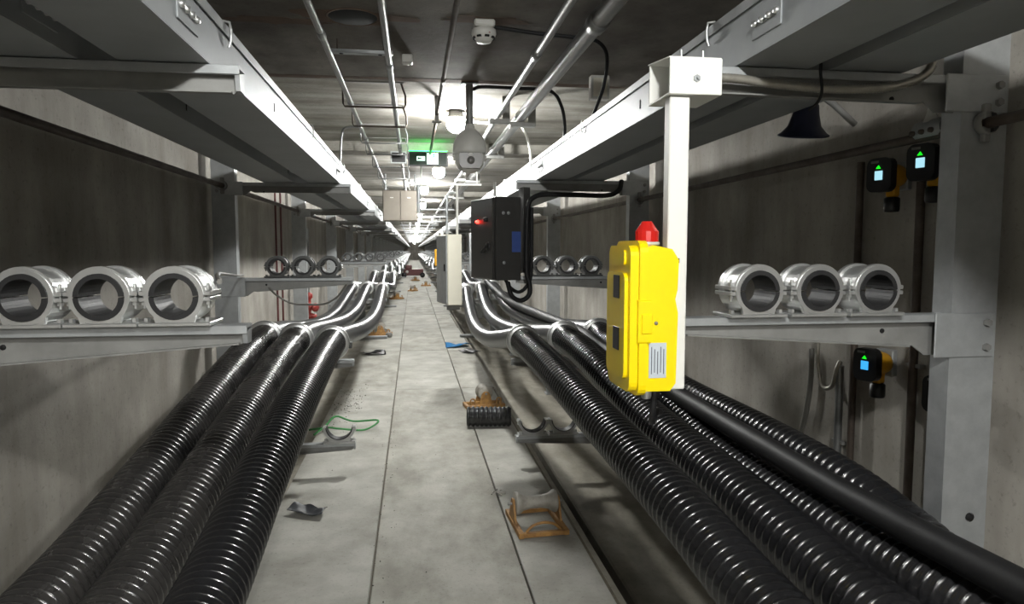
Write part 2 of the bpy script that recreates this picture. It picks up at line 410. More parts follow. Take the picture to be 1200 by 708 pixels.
P_b, P_shade = clamp(), clamp(shaded=True)  # second one has the shade of backlit clamps in its colour
P_s = clamp(R=.094, L=.07, half=True, shaded=False)
for side, xs, words in ((-1, (-.925,-.754,-.583), ('outermost at the left picture edge','in the middle','by the arm tip')), (1, (.952,1.133,1.312), ('by the arm tip','in the middle','beside the column'))):
    sd = 'left' if side < 0 else 'right'
    for x, wd in zip(xs, words):
        place_clamp(P_b, (x, RY[0]+.03, 1.4115), 'shiny empty aluminium cable clamp on the nearest %s arm, %s' % (sd, wd), 'empty clamps on the nearest arms')
for side, xs, words in ((-1, (-.92,-.748,-.575), ('nearest the column','in the middle','by the arm tip')), (1, (.925,1.104,1.284), ('beside the black control box','in the middle','nearest the column'))):
    sd = 'left' if side < 0 else 'right'
    for x, wd in zip(xs, words):
        place_clamp(P_shade, (x, RY[1]+.03, 1.4115), 'grey backlit cable clamp on the second %s arm, %s' % (sd, wd), 'clamps on the second arms')
for i in (3, 5, 7, 9):
    for side in (-1, 1):
        for qx, x in enumerate((-1.02,-.85,-.68,-.51) if side < 0 else (.85,1.02,1.2,1.38)):
            place_clamp(P_shade, (x, RY[i]+.03, 1.4115), ('small empty cable clamp on the %s %s arm, %s of four from the left' % (ORD[i], 'left' if side < 0 else 'right', ('first','second','third','last')[qx]) if i < 6 else 'tiny cable clamp on a far arm of the %s wall' % ('left' if side < 0 else 'right')), 'clamps on distant arms, %s wall' % ('left' if side < 0 else 'right'))
for x, lab in ((-.53,'half open cable clamp on the low left arm above the walkway'),):
    place_clamp(P_s, (x, RY[1]+.03, .2355), lab, 'lower clamp halves on the low arms')
for x, lab in ((.86,'half open cable clamp at the tip of the low right arm'),(1.09,'half open cable clamp on the low right arm nearer the wall')):
    place_clamp(P_s, (x, RY[1]+.03, .2355), lab, 'lower clamp halves on the low arms')

# ------------------------------------------------------------------ power cables in corrugated conduit
NL = {'A': [(-1.0,-1.26,.98),(-1.0,.4,.70),(-1.0,1.2,.63),(-1.0,1.96,.645),(-1.0,2.7,.745),(-1.005,3.5,.865),(-1.015,4.3,.962),(-1.017,4.9,1.0)],
      'B': [(-.79,-1.26,.98),(-.78,.4,.70),(-.78,1.2,.63),(-.785,1.9,.645),(-.785,2.5,.728),(-.79,3.2,.82),(-.80,4.2,.94),(-.808,4.9,.98)],
      'C': [(-.55,-1.26,.96),(-.55,.4,.70),(-.55,1.2,.64),(-.55,1.83,.672),(-.55,2.5,.782),(-.555,3.3,.873),(-.562,4.2,.937),(-.567,4.9,.958)]}
NR = {'A': [(.98,-1.26,.95),(.97,.4,.66),(.95,1.2,.62),(.93,1.68,.64),(.895,2.2,.72),(.86,3.1,.80),(.80,4.2,.915),(.784,4.9,.945)],
      'B': [(1.22,-1.26,.95),(1.21,.4,.66),(1.20,1.2,.64),(1.19,1.65,.65),(1.16,2.3,.715),(1.135,3.2,.78),(1.10,4.2,.925),(1.086,4.9,.965)],
      'C': [(1.42,-1.26,.95),(1.40,.4,.74),(1.38,1.2,.70),(1.37,1.5,.70),(1.36,2.0,.68),(1.355,2.9,.70),(1.35,4.1,.90),(1.35,4.9,.985)]}
FL_ = {'A': [(-1.017,4.6,.99),(-1.017,5.0,1.0),(-1.06,5.7,.95),(-1.03,6.5,.872),(-1.0,7.5,.81),(-.965,8.6,.815),(-.95,9.8,.92),(-.95,10.98,1.01)],
       'B': [(-.808,4.6,.97),(-.808,5.0,.98),(-.82,5.6,.95),(-.78,6.4,.895),(-.745,7.5,.84),(-.71,8.6,.855),(-.715,9.8,.94),(-.726,10.98,1.005)],
       'C': [(-.567,4.6,.95),(-.565,5.0,.958),(-.55,5.6,.915),(-.485,6.4,.868),(-.45,7.5,.84),(-.445,8.6,.872),(-.465,9.8,.94),(-.488,10.98,.99)]}
FR_ = {'A': [(.786,4.6,.935),(.784,5.0,.945),(.76,5.6,.86),(.728,6.5,.745),(.72,7.5,.69),(.74,8.6,.705),(.79,9.8,.83),(.851,10.98,.955)],
       'B': [(1.09,4.6,.95),(1.085,5.0,.965),(1.05,5.7,.89),(1.0,6.6,.805),(.95,7.6,.775),(.947,8.6,.81),(1.01,9.8,.90),(1.086,10.98,.995)],
       'C': [(1.35,4.6,.97),(1.35,5.0,.985),(1.33,5.7,.93),(1.29,6.6,.868),(1.24,7.6,.845),(1.2,8.6,.872),(1.24,9.8,.95),(1.28,10.98,1.02)]}
wl = {'A': 'closest to the wall', 'B': 'in the middle of three', 'C': 'closest to the walkway'}
def collar(R, loc, d, parent):
    c = MB(); ax = Vector(d).normalized()
    c.lathe([(R-.012,-.036),(R+.018,-.036),(R+.024,-.030),(R+.024,-.014),(R+.008,-.010),(R+.008,.012),(R+.018,.016),(R+.018,.030),(R-.03,.032)], loc, ax, 32)
    o = c.build('clamp_collar', 'alu', parent)
    e = MB(); x = Vector(loc)+Vector((R+.022,0,-.02))
    e.box(x-Vector((.016,.03,.022)), x+Vector((.016,.026,.02)), .004); e.tube([x+Vector((.004,-.045,0)), x+Vector((.004,.04,0))], .006, 8); e.build('collar_bolt', 'alu_shade', o)
    return o
def big_cable(side, key):
    sd = 'left' if side < 0 else 'right'
    N, Fp = (NL, FL_) if side < 0 else (NR, FR_)
    t = thing('power_cable', 'thick black corrugated power cable on the %s, %s' % (sd, {'A':'closest to the wall' if side < 0 else 'closest to the walkway','B':'in the middle of three','C':'closest to the walkway' if side < 0 else 'closest to the wall'}[key]), 'cable', N[key][0], 'power cables along the tunnel')
    o0 = Vector(N[key][0])
    PT = .034 if side < 0 else .038
    pts = resample(bez(N[key], 60), PT/5)
    prof = [0,.75,1,.95,.5]
    n = len(pts); r0 = .0895 if side < 0 else .091
    rad = []
    for i in range(n):
        rad.append(r0 + .0078*prof[i % 5])
    end = N[key][-1]
    MB().tube([p-o0 for p in pts], rad, 30, cap=False).build('corrugated_conduit', 'conduit_dusty' if (side < 0 and key != 'C') else 'conduit', t)
    # smooth cable leaving the conduit, snaking from rack to rack
    far = list(Fp[key]); lx, ly, lz = far[-1]; tx = lx
    y = ly; k = 0
    while y+6.12 < YE-1:
        for dy, dz, dx in ((1.2,-.04,-.01),(2.4,-.12,.05),(3.6,-.15,.06),(4.9,-.06,.03),(6.12,0,0)): far.append((tx+dx*side*-1, y+dy, lz+dz))
        y += 6.12
    MB().tube([p-o0 for p in bez(far, 5)], .079, 20, cap=True).build('cable_sheath', 'cable', t)
    collar(.098, Vector((end[0],end[1]-.02,end[2]-.003))-o0, (0,1,.05), t)
    y = 10.98
    while y < YE-1:
        collar(.086, Vector((lx,y,lz))-o0, (0,1,0), t); y += 6.12
    return t
for s_ in (-1,1):
    for k_ in 'ABC': big_cable(s_, k_)
# fourth corrugated cable by the right wall and the smooth black cable lying between
p5 = [(1.47,-1.2,.80),(1.47,.5,.68),(1.47,1.4,.70),(1.47,1.80,.765),(1.47,2.1,.81),(1.47,2.65,.83),(1.47,3.5,.838),(1.475,4.6,.878)]
t = thing('power_cable', 'thinner corrugated black cable running against the right wall under the gas detectors', 'cable', p5[0])
pp = resample(bez(p5, 40), .04/5); MB().tube([p-Vector(p5[0]) for p in pp], [.062+.007*(0,.8,1,1,.5)[i%5] for i in range(len(pp))], 24, cap=True).build('corrugated_conduit', 'conduit', t)
p5b = [(1.475,4.55,.878),(1.475,6.5,.74),(1.47,8.5,.75),(1.475,10.98,.88),(1.47,14,.78),(1.475,17.1,.88),(1.47,20,.78),(1.475,23.2,.88),(1.475,35,.88),(1.475,110,.88)]
MB().tube([p-Vector(p5[0]) for p in bez(p5b, 8)], .05, 16).build('cable_sheath', 'cable', t)
p4 = [(1.33,-1.0,.93),(1.33,.6,.87),(1.33,1.28,.85),(1.33,1.87,.838),(1.33,2.4,.846),(1.33,3.2,.858),(1.28,4.0,.90),(1.225,4.9,.99),(1.2,6.5,.98),(1.16,8.5,.98),(1.17,10.98,1.10)]
tag(MB().tube([p-Vector(p4[0]) for p in bez(p4, 12)], .043, 18).build('smooth_cable', 'cable_k', None, p4[0]), 'smooth black cable lying on top of the corrugated cables at right', 'cable')

# ------------------------------------------------------------------ cable trays under the ceiling
def tray(label, x0, x1, zb, h, front):
    """front: -1 if the lit side rail is at x1 (left wall), +1 if at x0"""
    t = thing('cable_tray', label, 'cable tray', (0,0,zb))
    MB().box((x0,Y0+.5,0),(x1,YE-.5,.003)).build('tray_bottom', 'tray', t)
    for xx, sg in ((x0,1),(x1,-1)):
        r = MB(); r.prism([(xx,.0035),(xx+sg*.003,.0035),(xx+sg*.003,h-.004),(xx+sg*.022,h-.004),(xx+sg*.022,h),(xx,h)], 1, Y0+.5, YE-.5); r.build('side_rail', 'tray', t)
    # cover sheet folded over the top
    cv = MB(); xa, xb = x0-.006, x1+.006
    cv.prism([(xa,h+.002),(xb,h+.002),(xb,h+.005),(xa,h+.005)], 1, Y0+.5, YE-.5)
    for xx, sg in ((xa,1),(xb,-1)): cv.box((xx,Y0+.5,h-.022),(xx+sg*.003,YE-.5,h+.0019))
    cv.build('cover', 'galv', t)
    xo = x1 if front < 0 else x0; sg = 1 if front < 0 else -1
    for y in [1.64+3.06*k for k in range(0,8)]:
        sp = MB().box((xo,y-.07,h*.25),(xo+sg*.004,y+.07,h*.75), .001).build('splice_plate', 'tray', t)
        for k in range(4):
            q = MB().lathe([(.0,.010),(.007,.009),(.009,.003),(.009,0)], (xo+sg*.004, y-.052+.035*k, h*.5), (sg,0,0), 10); q.build('bolt', 'alu', sp)
    for y in [1.97+1.53*k for k in range(0,10)]:
        MB().tube([(xo-sg*.012,y,h+.02),(xo+sg*.010,y,h+.016),(xo+sg*.014,y,h-.006),(xo+sg*.012,y,h-.035),(xo+sg*.006,y,h-.05)], .004, 6).build('cover_clip', 'alu', t)
    for y in [2.6+2.0*k for k in range(0,8)]:
        MB().box((xo+sg*.0002,y,h*.3),(xo+sg*.0012,y+.010,h*.52)).build('slot', 'hole', t)
    return t
tray('galvanised covered cable tray along the left with its side rail facing the walkway', -.70, -.49, 2.057, .135, -1)
tray('galvanised cable tray behind the front tray, next to the left wall', -1.0, -.79, 2.057, .12, -1)
tray('galvanised covered cable tray along the right with its bright side rail facing the walkway', .88, 1.095, 2.103, .15, 1)
tray('galvanised cable tray behind the front tray, next to the right wall', 1.16, 1.385, 2.103, .12, 1)

# ------------------------------------------------------------------ pipes
def pipe(name, label, pts, r, m, cat='pipe', group=None, n=14, couplers=(), sm=True):
    t = thing(name, label, cat, pts[0], group); o0 = Vector(pts[0])
    MB().tube([Vector(p)-o0 for p in pts], r, n).build('pipe_run', m, t)
    for c in couplers:
        a = Vector(pts[0]); x = a.x; z = a.z
        MB().lathe([(r,-.05),(r*1.22,-.045),(r*1.22,.045),(r,.05)], (0,c-a.y,0), (0,1,0), 12).build('coupler', m, t)
    return t
pipe('wall_pipe', 'dark rusty pipe running along the left wall above the clamps', [(-1.262,Y0+.5,2.03),(-1.262,YE-.5,2.03)], .017, 'pipe_d')
pipe('wall_pipe', 'dark pipe running along the right wall past the gas detectors', [(1.64,Y0+.5,1.965),(1.64,YE-.5,1.965)], .016, 'pipe_d')
cp = [3.35+3.0*k for k in range(16)]
pipe('ceiling_conduit', 'thin steel conduit under the ceiling, leftmost, above the left tray edge', [(-.411,Y0+.5,2.60),(-.411,110,2.60)], .016, 'pipe', couplers=cp)
pipe('ceiling_conduit', 'thin steel conduit under the ceiling, second from the left', [(-.115,Y0+.5,2.60),(-.115,110,2.60)], .017, 'pipe', couplers=[c+.5 for c in cp])
pipe('ceiling_conduit', 'thin dark conduit under the ceiling left of the smoke detector', [(.19,Y0+.5,2.615),(.19,8.2,2.615)], .013, 'pipe_d', couplers=(4.2,))
pipe('ceiling_conduit', 'steel conduit under the ceiling right of the smoke detector', [(.64,Y0+.5,2.60),(.64,110,2.60)], .02, 'pipe', couplers=[3.55,6.6,9.6,12.6])
pipe('ceiling_pipe', 'thick grey steel pipe under the ceiling beside the right tray', [(.815,Y0+.5,2.60),(.815,110,2.60)], .040, 'pipe', n=20, couplers=[3.0,9.1,15.2,21.2])
# trapeze hangers for the two left conduits
hy = [3.75,4.85,5.6,6.45,7.2,8.3,9.6,11.0,12.5,14.0,15.5,17,18.5,20,21.5,23,25,27,29,31,33,36,39,42,46,50,54,59,64,70]
for i,y in enumerate(hy):
    zc = ZC if y < 4.62 else 2.745 if not any(abs(y-(7.61+6.12*k)) < .2 for k in range(9)) else 2.64
    t = thing('pipe_hanger', ('flat perforated strut between the two left ceiling conduits, nearest' if i == 0 else 'thin rod hanger under the two left ceiling conduits, %s from the camera' % ORD[i] if i < 10 else 'small rod hanger under the ceiling conduits further down the tunnel'), 'hanger', (-.26,y,zc), 'hangers under the left ceiling conduits')
    if i == 0:
        s = MB().box((-.17,-.02,2.625-zc),(.165,.02,2.645-zc), .003).build('strut', 'galv', t)
        for x in (-.1,.1): MB().lathe([(0,-.0005),(.012,-.0005),(.012,0)], (x,0,2.6248-zc), (0,0,1), 10).build('slot', 'hole', s); 
        for x in (-.12,.12): MB().tube([(x,0,2.645-zc),(x,0,0)], .005, 6).build('rod', 'pipe_d', t)
    else:
        z = 2.576-zc
        MB().tube([(-.2,0,0),(-.2,0,z+.02),(-.19,0,z),(.21,0,z),(.22,0,z+.02),(.22,0,z+.08),(.19,0,0)], .007, 8).build('rod_loop', 'pipe_d' if i < 3 else 'pipe', t)
        MB().box((-.2,-.012,-.006),(.21,.012,-.001)).build('ceiling_strip', 'galv_d', t)
        for x in (-.151,.145): MB().lathe([(.017,-.012),(.021,-.012),(.021,.012),(.017,.012)], (x,0,2.60-zc), (0,1,0), 10).build('saddle', 'galv', t)
# L hangers under the right pipes
for i,y in enumerate([5.15,6.95,9.5,12.5,15.6,18.7,21.7,24.8,30,36,42,48.6,54.8,61]):
    zc = 2.745
    for x, r, wd in ((.64,.02,'slim'),(.815,.04,'thick')):
        lab = 'dark angle bracket holding the %s right ceiling pipe, %s' % (wd, 'just behind the dome camera' if i == 0 else ORD[i]+' along the tunnel') if i < 6 else 'small angle bracket under a right ceiling pipe further down the tunnel'
        t = thing('pipe_bracket', lab, 'bracket', (x,y,zc), 'angle brackets under the right pipes')
        b = MB(); zb = 2.60-r-zc
        b.box((r+.012,0,zb-.03),(r+.07,.006,-.001)); b.box((r+.064,.0065,zb-.03),(r+.07,.05,-.001)); b.build('leg', 'galv_d', t)
        MB().box((-r-.045,-.004,zb-.036),(r+.07,.05,zb-.002), .002).build('shelf', 'galv_d', t)
        MB().arc((0,2.60-zc), r+.001, r+.006, .008, .03, -20, 200, 12).build('saddle', 'galv_d', t)
t = thing('pipe_bracket', 'dark clip bracket under the thin ceiling conduit beside the dome camera', 'bracket', (.19,5.2,2.745))
MB().box((-.02,0,-.19),(.012,.03,-.001), .003).build('leg', 'galv_d', t); MB().box((-.04,-.01,-.2),(.03,.04,-.185), .003).build('shelf', 'galv_d', t); MB().tube([(0,-.005,-.13),(0,-.03,-.13)], .02, 8).build('clip', 'pipe_d', t)

# struts hung across the tunnel below the pipes, further down
for i in range(4, 24):
    y = RY[i]+.3
    t = thing('cross_strut', 'pale steel strut hung across the tunnel ceiling, %s past the hanging cabinet' % ORD[i-4] if i < 10 else 'thin steel strut across the ceiling far down the tunnel', 'strut', (.2,y,2.42), 'struts across the ceiling')
    MB().box((-.62,-.02,0),(.66,.02,.03), .003).build('channel', 'galv', t)
    for x in (-.55,.60): MB().tube([(x,0,.03),(x,0,.20)], .007, 6).build('rod', 'galv_d', t)
# ------------------------------------------------------------------ lamps
def lamp(y, label, x=.36, zc=2.745, group='ceiling lamps', stem=0):
    t = thing('ceiling_lamp', label, 'lamp', (x,y,zc), group)
    MB().lathe([(.0,-.0),(.055,-.001),(.06,-.03),(.075,-.045),(.078,-.062),(.0,-.0625)], (0,0,0), (0,0,1), 16).build('lamp_cap', 'camw', t)
    g = MB(); g.lathe([(.062,-.063),(.072,-.085),(.074,-.12),(.06,-.155),(.03,-.172),(.0,-.176)], (0,0,0), (0,0,1), 14); g.build('lamp_glass', 'lamp', t)
    c = MB()
    for k in range(4):
        an = k*PI/2+.4; c.tube([(math.cos(an)*rr, math.sin(an)*rr, z) for rr,z in ((.076,-.06),(.084,-.1),(.080,-.135),(.05,-.172),(0,-.184))], .003, 6)
    c.build('wire_guard', 'galv', t)
    if stem: MB().tube([(0,0,0),(0,0,stem)], .012, 8).build('stem', 'galv', t)
    return t
lamp(-5.9, 'ceiling lamp with wire guard far behind the viewpoint', .36, ZC)
lamp(-3.0, 'added fill lamp with wire guard, unseen behind the viewpoint', .33, ZC)  # added out of view as front fill for the clamp faces
lamp(-.35, 'ceiling lamp with wire guard above the viewpoint', .30, ZC)
lamp(5.75, 'glowing ceiling lamp half hidden behind the dome camera', .36)
lamp(8.75, 'round glowing ceiling lamp just below the green exit sign', .33, 2.685, stem=.06)
for k in range(24):
    lamp(12.1+4.08*k, 'small bright ceiling lamp down the tunnel, %s past the hanging cabinet' % ORD[k] if k < 5 else 'tiny bright ceiling lamp at the far end of the tunnel', .2+.03*(k%2))

# ------------------------------------------------------------------ dome camera and smoke detector
t = thing('dome_camera', 'white pan-tilt dome security camera hanging from the ceiling pole', 'camera', (.38,4.6,ZC))
MB().tube([(0,0,0),(0,0,-.29)], .024, 16).build('pole', 'galv_d', t)
MB().box((-.055,-.03,-.012),(.055,.03,-.001), .003).build('ceiling_plate', 'galv', t)
MB().lathe([(.030,-.27),(.034,-.285),(.036,-.30),(.06,-.318),(.088,-.35),(.106,-.39),(.112,-.43),(.112,-.455),(.106,-.462),(.1,-.468),(.0,-.468)], (0,0,0), (0,0,1), 32).build('housing', 'camw', t)
b = MB(); b.lathe([(.10,-.462),(.102,-.48),(.098,-.52),(.082,-.555),(.055,-.578),(.025,-.588),(0,-.59)], (0,0,0), (0,0,1), 32); hd = b.build('ball_head', 'camw', t)
b = MB(); b.prism([(-.076,-.478),(-.066,-.468),(.066,-.468),(.076,-.478),(.074,-.54),(.058,-.565),(-.058,-.565),(-.074,-.54)], 1, -.100, -.06); b.build('window_bezel', 'camg', hd)
b = MB(); b.lathe([(0,-.0),(.026,0),(.026,.01)], (0,-.1015,-.515), (0,1,0), 16); b.build('lens', 'camg', hd)
for sg in (-1,1): MB().lathe([(0,.112),(.018,.110),(.02,.09)], (0,0,-.49), (sg,0,0), 12).build('side_cap', 'camw', t)
t = thing('smoke_detector', 'small white smoke detector on the dark ceiling', 'detector', (.35,3.37,ZC))
MB().box((-.05,-.05,-.035),(.05,.05,-.001), .008).build('base_box', 'camw', t)
hd = MB().lathe([(.045,-.035),(.058,-.042),(.06,-.06),(.054,-.075),(.04,-.088),(.034,-.10),(.0,-.104)], (0,0,0), (0,0,1), 24).build('sensor_head', 'camw', t)
for k in range(8):
    an = k*PI/4+.2; MB().box((-.011,-.053,-.084),(.011,-.040,-.076)).build('vent', 'hole', hd).rotation_euler.z = an
MB().lathe([(0,-.0),(.007,-.001),(.007,.003)], (.02,-.048,-.068), (0,0,1), 8).build('status_light', 'redp', hd)
def wire(name, label, pts, r, m, cat='cable', n=8, ribs=False, seg=8):
    o0 = Vector(pts[0]); q = bez(pts, seg)
    if ribs:
        q = resample(q, .0045); R = [r*(1 if i % 2 else .84) for i in range(len(q))]
    else: R = r
    return tag(MB().tube([p-o0 for p in q], R, n).build(name, m, None, pts[0]), label, cat)
wire('flexible_conduit', 'thin conduit from the smoke detector across the pipes and down to the right tray', [(.40,3.37,2.675),(.6,3.4,2.665),(.8,3.42,2.66),(.93,3.45,2.655),(1.0,3.5,2.60),(1.02,3.62,2.48),(1.0,3.75,2.35),(.98,3.8,2.262)], .010, 'cable_k')
wire('flexible_conduit', 'black cable from the dome camera pole along the ceiling to the right tray', [(.405,4.6,2.66),(.47,4.62,2.683),(.7,4.63,2.684),(.93,4.66,2.682),(1.02,4.7,2.60),(1.06,4.75,2.45),(1.05,4.8,2.264)], .012, 'cable_k')
wire('flexible_conduit', 'pale conduit bending from the ceiling lamp to the right tray', [(.36,5.85,2.72),(.6,6.0,2.70),(.9,6.0,2.70),(.99,6.02,2.62),(1.04,6.05,2.45),(1.05,6.1,2.262)], .012, 'camw')
wire('flexible_conduit', 'thin conduit loop from the left ceiling conduits down to the left tray', [(-.42,5.9,2.62),(-.50,5.9,2.62),(-.56,5.9,2.60),(-.58,5.9,2.5),(-.6,5.9,2.2)], .010, 'pipe')
# small boxes on the ceiling
t = thing('junction_box', 'small white box with pale front on the right ceiling beside the tray', 'box', (1.18,4.3,ZC))
MB().box((-.06,-.03,-.15),(.06,.03,-.001), .004).build('body', 'camw', t); MB().box((-.045,-.034,-.135),(.045,-.0305,-.02), .002).build('lid', 'cream', t)
t = thing('junction_box', 'small pale box on the ceiling right of the second left conduit', 'box', (-.02,4.0,ZC))
MB().box((-.03,-.03,-.05),(.03,.03,-.001), .006).build('body', 'camw', t); MB().tube([(0,.03,-.02),(0,.12,-.02)], .008, 6).build('spout', 'pipe', t)
t = thing('rust_hatch', 'dark round rusty opening in the ceiling above the left conduits', 'opening', (-.27,3.40,ZC))
MB().lathe([(.0,-.0035),(.11,-.0035),(.115,-.0005)], (0,0,0), (0,0,1), 28).build('recess', 'hole', t)
MB().lathe([(.116,-.001),(.116,-.004),(.124,-.003),(.128,-.001)], (0,0,0), (0,0,1), 28).build('stained_rim', 'rust', t)

# ------------------------------------------------------------------ exit sign
t = thing('exit_sign', 'green illuminated exit sign with running man below the ceiling beam', 'exit sign', (.17,7.36,2.64))
MB().box((-.21,.0,-.155),(.21,.045,.0), .006).build('housing', 'blackp', t)
f = MB().box((-.195,-.004,-.145),(.195,-.0005,-.012)).build('face', 'sign', t)
MB().box((-.12,-.007,-.10),(-.035,-.0045,-.055)).build('arrow_panel', 'signw', f)
a = MB(); a.prism([(-.115,-.077),(-.095,-.060),(-.095,-.071),(-.07,-.071),(-.07,-.083),(-.095,-.083),(-.095,-.094)], 1, -.009, -.0072); a.build('arrow', 'sign', f)
MB().box((-.015,-.007,-.135),(.105,-.0045,-.02)).build('man_panel', 'signw', f)
a = MB(); a.lathe([(0,-.001),(.011,-.001),(.011,.001)], (.058,-.0085,-.037), (0,1,0), 12)
for p in ([(.03,-.055),(.062,-.05),(.052,-.095),(.03,-.095)],[(.03,-.095),(.052,-.095),(.075,-.115),(.068,-.124)],[(.03,-.095),(.045,-.097),(.012,-.128),(.0,-.122)],[(.06,-.05),(.085,-.072),(.078,-.078),(.055,-.062)],[(.032,-.056),(.008,-.07),(.012,-.078),(.034,-.066)]):
    a.prism(p, 1, -.009, -.0072)
a.build('running_man', 'signg', f)
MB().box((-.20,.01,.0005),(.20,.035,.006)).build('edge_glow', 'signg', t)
t = thing('monitor_box', 'small black framed box left of the green exit sign', 'box', (-.14,7.4,2.64))
MB().box((-.085,0,-.13),(.085,.04,0), .004).build('frame', 'galv', t); MB().box((-.07,-.004,-.115),(.07,-.0005,-.015)).build('panel', 'blackp', t)

# ------------------------------------------------------------------ hanging steel cabinet and white pipe frame further on
t = thing('hanging_cabinet', 'grey steel two-door cabinet hanging from the ceiling left of the far lamps', 'cabinet', (-.18,10.4,2.03))
MB().box((-.26,.0,0),(.26,.3,.46), .006).build('body', 'steel_k', t)
for x0 in (-.25,.004):
    d = MB().box((x0,-.016,.01),(x0+.246,-.0005,.45), .004).build('door', 'steel_k', t)
    MB().box((x0+.10,-.026,.34),(x0+.15,-.0165,.352), .003).build('handle', 'alu', d)
for x in (-.22,.22): MB().tube([(x,.15,.46),(x,.15,.713)], .012, 8).build('hanger_rod', 'galv', t)
t = thing('hanging_rail', 'white rail hung on rods above the cream cabinet', 'rail', (.40,7.82,2.34))
MB().box((-.37,-.012,-.012),(.38,.012,.012), .004).build('cross_bar', 'white', t)
for x in (-.33,): MB().tube([(x,0,-.012),(x,0,-.32)], .022, 10).build('down_pipe', 'galv', t)
for x in (-.3,.33): MB().tube([(x,0,.012),(x,0,.30)], .008, 8).build('ceiling_rod', 'white', t)

def cabinet(loc, rz, label, w=.165, d=.46, h=.80, poles=True):
    t = thing('cabinet', label, 'cabinet', loc, None, rz)
    MB().box((0,0,0),(w,d,h), .006).build('body', 'cream', t)
    dr = MB().box((-.018,.012,.012),(-.0005,d-.012,h-.012), .005).build('door', 'galv', t)
    MB().box((-.03,.05,h*.48),(-.0185,.08,h*.58), .004).build('handle', 'blackp', dr)
    if poles:
        MB().tube([(.13,.06,h),(.13,.06,2.325-loc[2])], .014, 10).build('conduit', 'camw', t)
        MB().tube([(.02,.1,h),(.02,.1,2.2-loc[2]),(.05,.1,2.24-loc[2]),(.12,.1,2.25-loc[2])], .014, 10).build('bent_conduit', 'galv', t)
        MB().box((.02,.1,-.06),(w,.14,-.0005)).build('foot_rail', 'galv_d', t)
    return t
cabinet((.385,7.70,.975), math.radians(12), 'tall cream painted control cabinet hung beside the walkway')
for k,(y,lab) in enumerate(((14.1,'grey control box hung on the fifth right rack, between cream cabinet and black box'),)):
    t = thing('control_box', 'pale grey control box hung just right of the cream cabinet', 'box', (.80,9.2,1.36))
    MB().box((0,0,0),(.16,.3,.42), .006).build('body', 'cream', t)
    for z in (.1,.3): MB().lathe([(0,-.004),(.02,-.004),(.02,0)], (.08,-.0005,z), (0,1,0), 10).build('lock', 'blackp', t)
    MB().box((-.03,.02,-.05),(-.0005,.28,.47), .004).build('side_plate', 'galv', t); MB().box((.10,.1,.42),(.14,.14,.7425)).build('hanger_rod', 'galv_d', t)
t = thing('telephone', 'small ochre telephone box on a post far down the right side', 'telephone', (.69,17.06,1.2))
MB().box((-.16,-.1,.0),(.0,.12,.42), .02).build('body', 'yellow_d', t); MB().lathe([(.04,.42),(.035,.47),(0,.5)], (-.06,0,0), (0,0,1), 10).build('beacon', 'red', t); MB().box((.001,-.03,-.02),(.05,.03,.83), .002).build('post', 'white', t)

# ------------------------------------------------------------------ black control box on the second right arm
t = thing('control_box', 'black steel control box with red light hung from the second right arm', 'box', (.575,4.78,1.385), None, math.radians(17))
W, D, H = .20, .42, .59
MB().box((0,0,0),(W,D,H), .005).build('body', 'black', t)
dr = MB().box((-.022,.006,.006),(-.0005,D-.006,H-.006), .006).build('door', 'black', t)
MB().lathe([(.0,.03),(.014,.028),(.017,.012),(.017,0)], (-.022,.10,.43), (-1,0,0), 12).build('push_button', 'blackp', dr)
MB().lathe([(.0,.026),(.009,.022),(.012,.012),(.012,0)], (-.022,.26,.42), (-1,0,0), 14).build('red_light', 'ledr', dr)
k = MB(); k.lathe([(0,.014),(.03,.012),(.032,0)], (-.022,.08,.24), (-1,0,0), 16); k.tube([(-.03,.09,.24),(-.032,.17,.2)], .014, 10); k.build('key_lock', 'blackp', dr)
for (x,z) in ((.06,.475),(.10,.475),(.065,.125)): MB().lathe([(0,-.008),(.011,-.006),(.013,0)], (x,-.0005,z), (0,1,0), 10).build('bolt', 'galv', t)
lb = MB().box((W*.63,-.0025,.20),(W*.98,-.0005,.345)).build('blue_sticker', 'bluel', t)
fr = MB(); fr.box((W+.01,-.02,.05),(W+.06,.0,.66)); fr.box((W+.01,.0005,.05),(W+.016,.06,.66)); fr.build('hanging_post', 'black', t)
MB().box((.04,.1,H),(.05,.13,H+.11)).build('lug', 'camw', t)
wire('control_cable', 'thick black cable along the second right arm, looping under the black control box', [(1.50,4.83,2.10),(1.47,4.80,2.03),(1.38,4.79,1.99),(1.15,4.785,1.99),(.93,4.78,1.99),(.84,4.76,1.965),(.80,4.75,1.90),(.79,4.745,1.7),(.79,4.745,1.45),(.81,4.74,1.36),(.805,4.73,1.285),(.75,4.74,1.245),(.69,4.78,1.275),(.665,4.82,1.37)], .017, 'cable_k', n=12)
wire('control_cable', 'second black cable looping below the black control box', [(.835,4.80,1.90),(.835,4.80,1.7),(.83,4.80,1.42),(.79,4.80,1.33),(.74,4.82,1.30),(.69,4.86,1.33),(.66,4.90,1.385)], .013, 'cable_k', n=10)

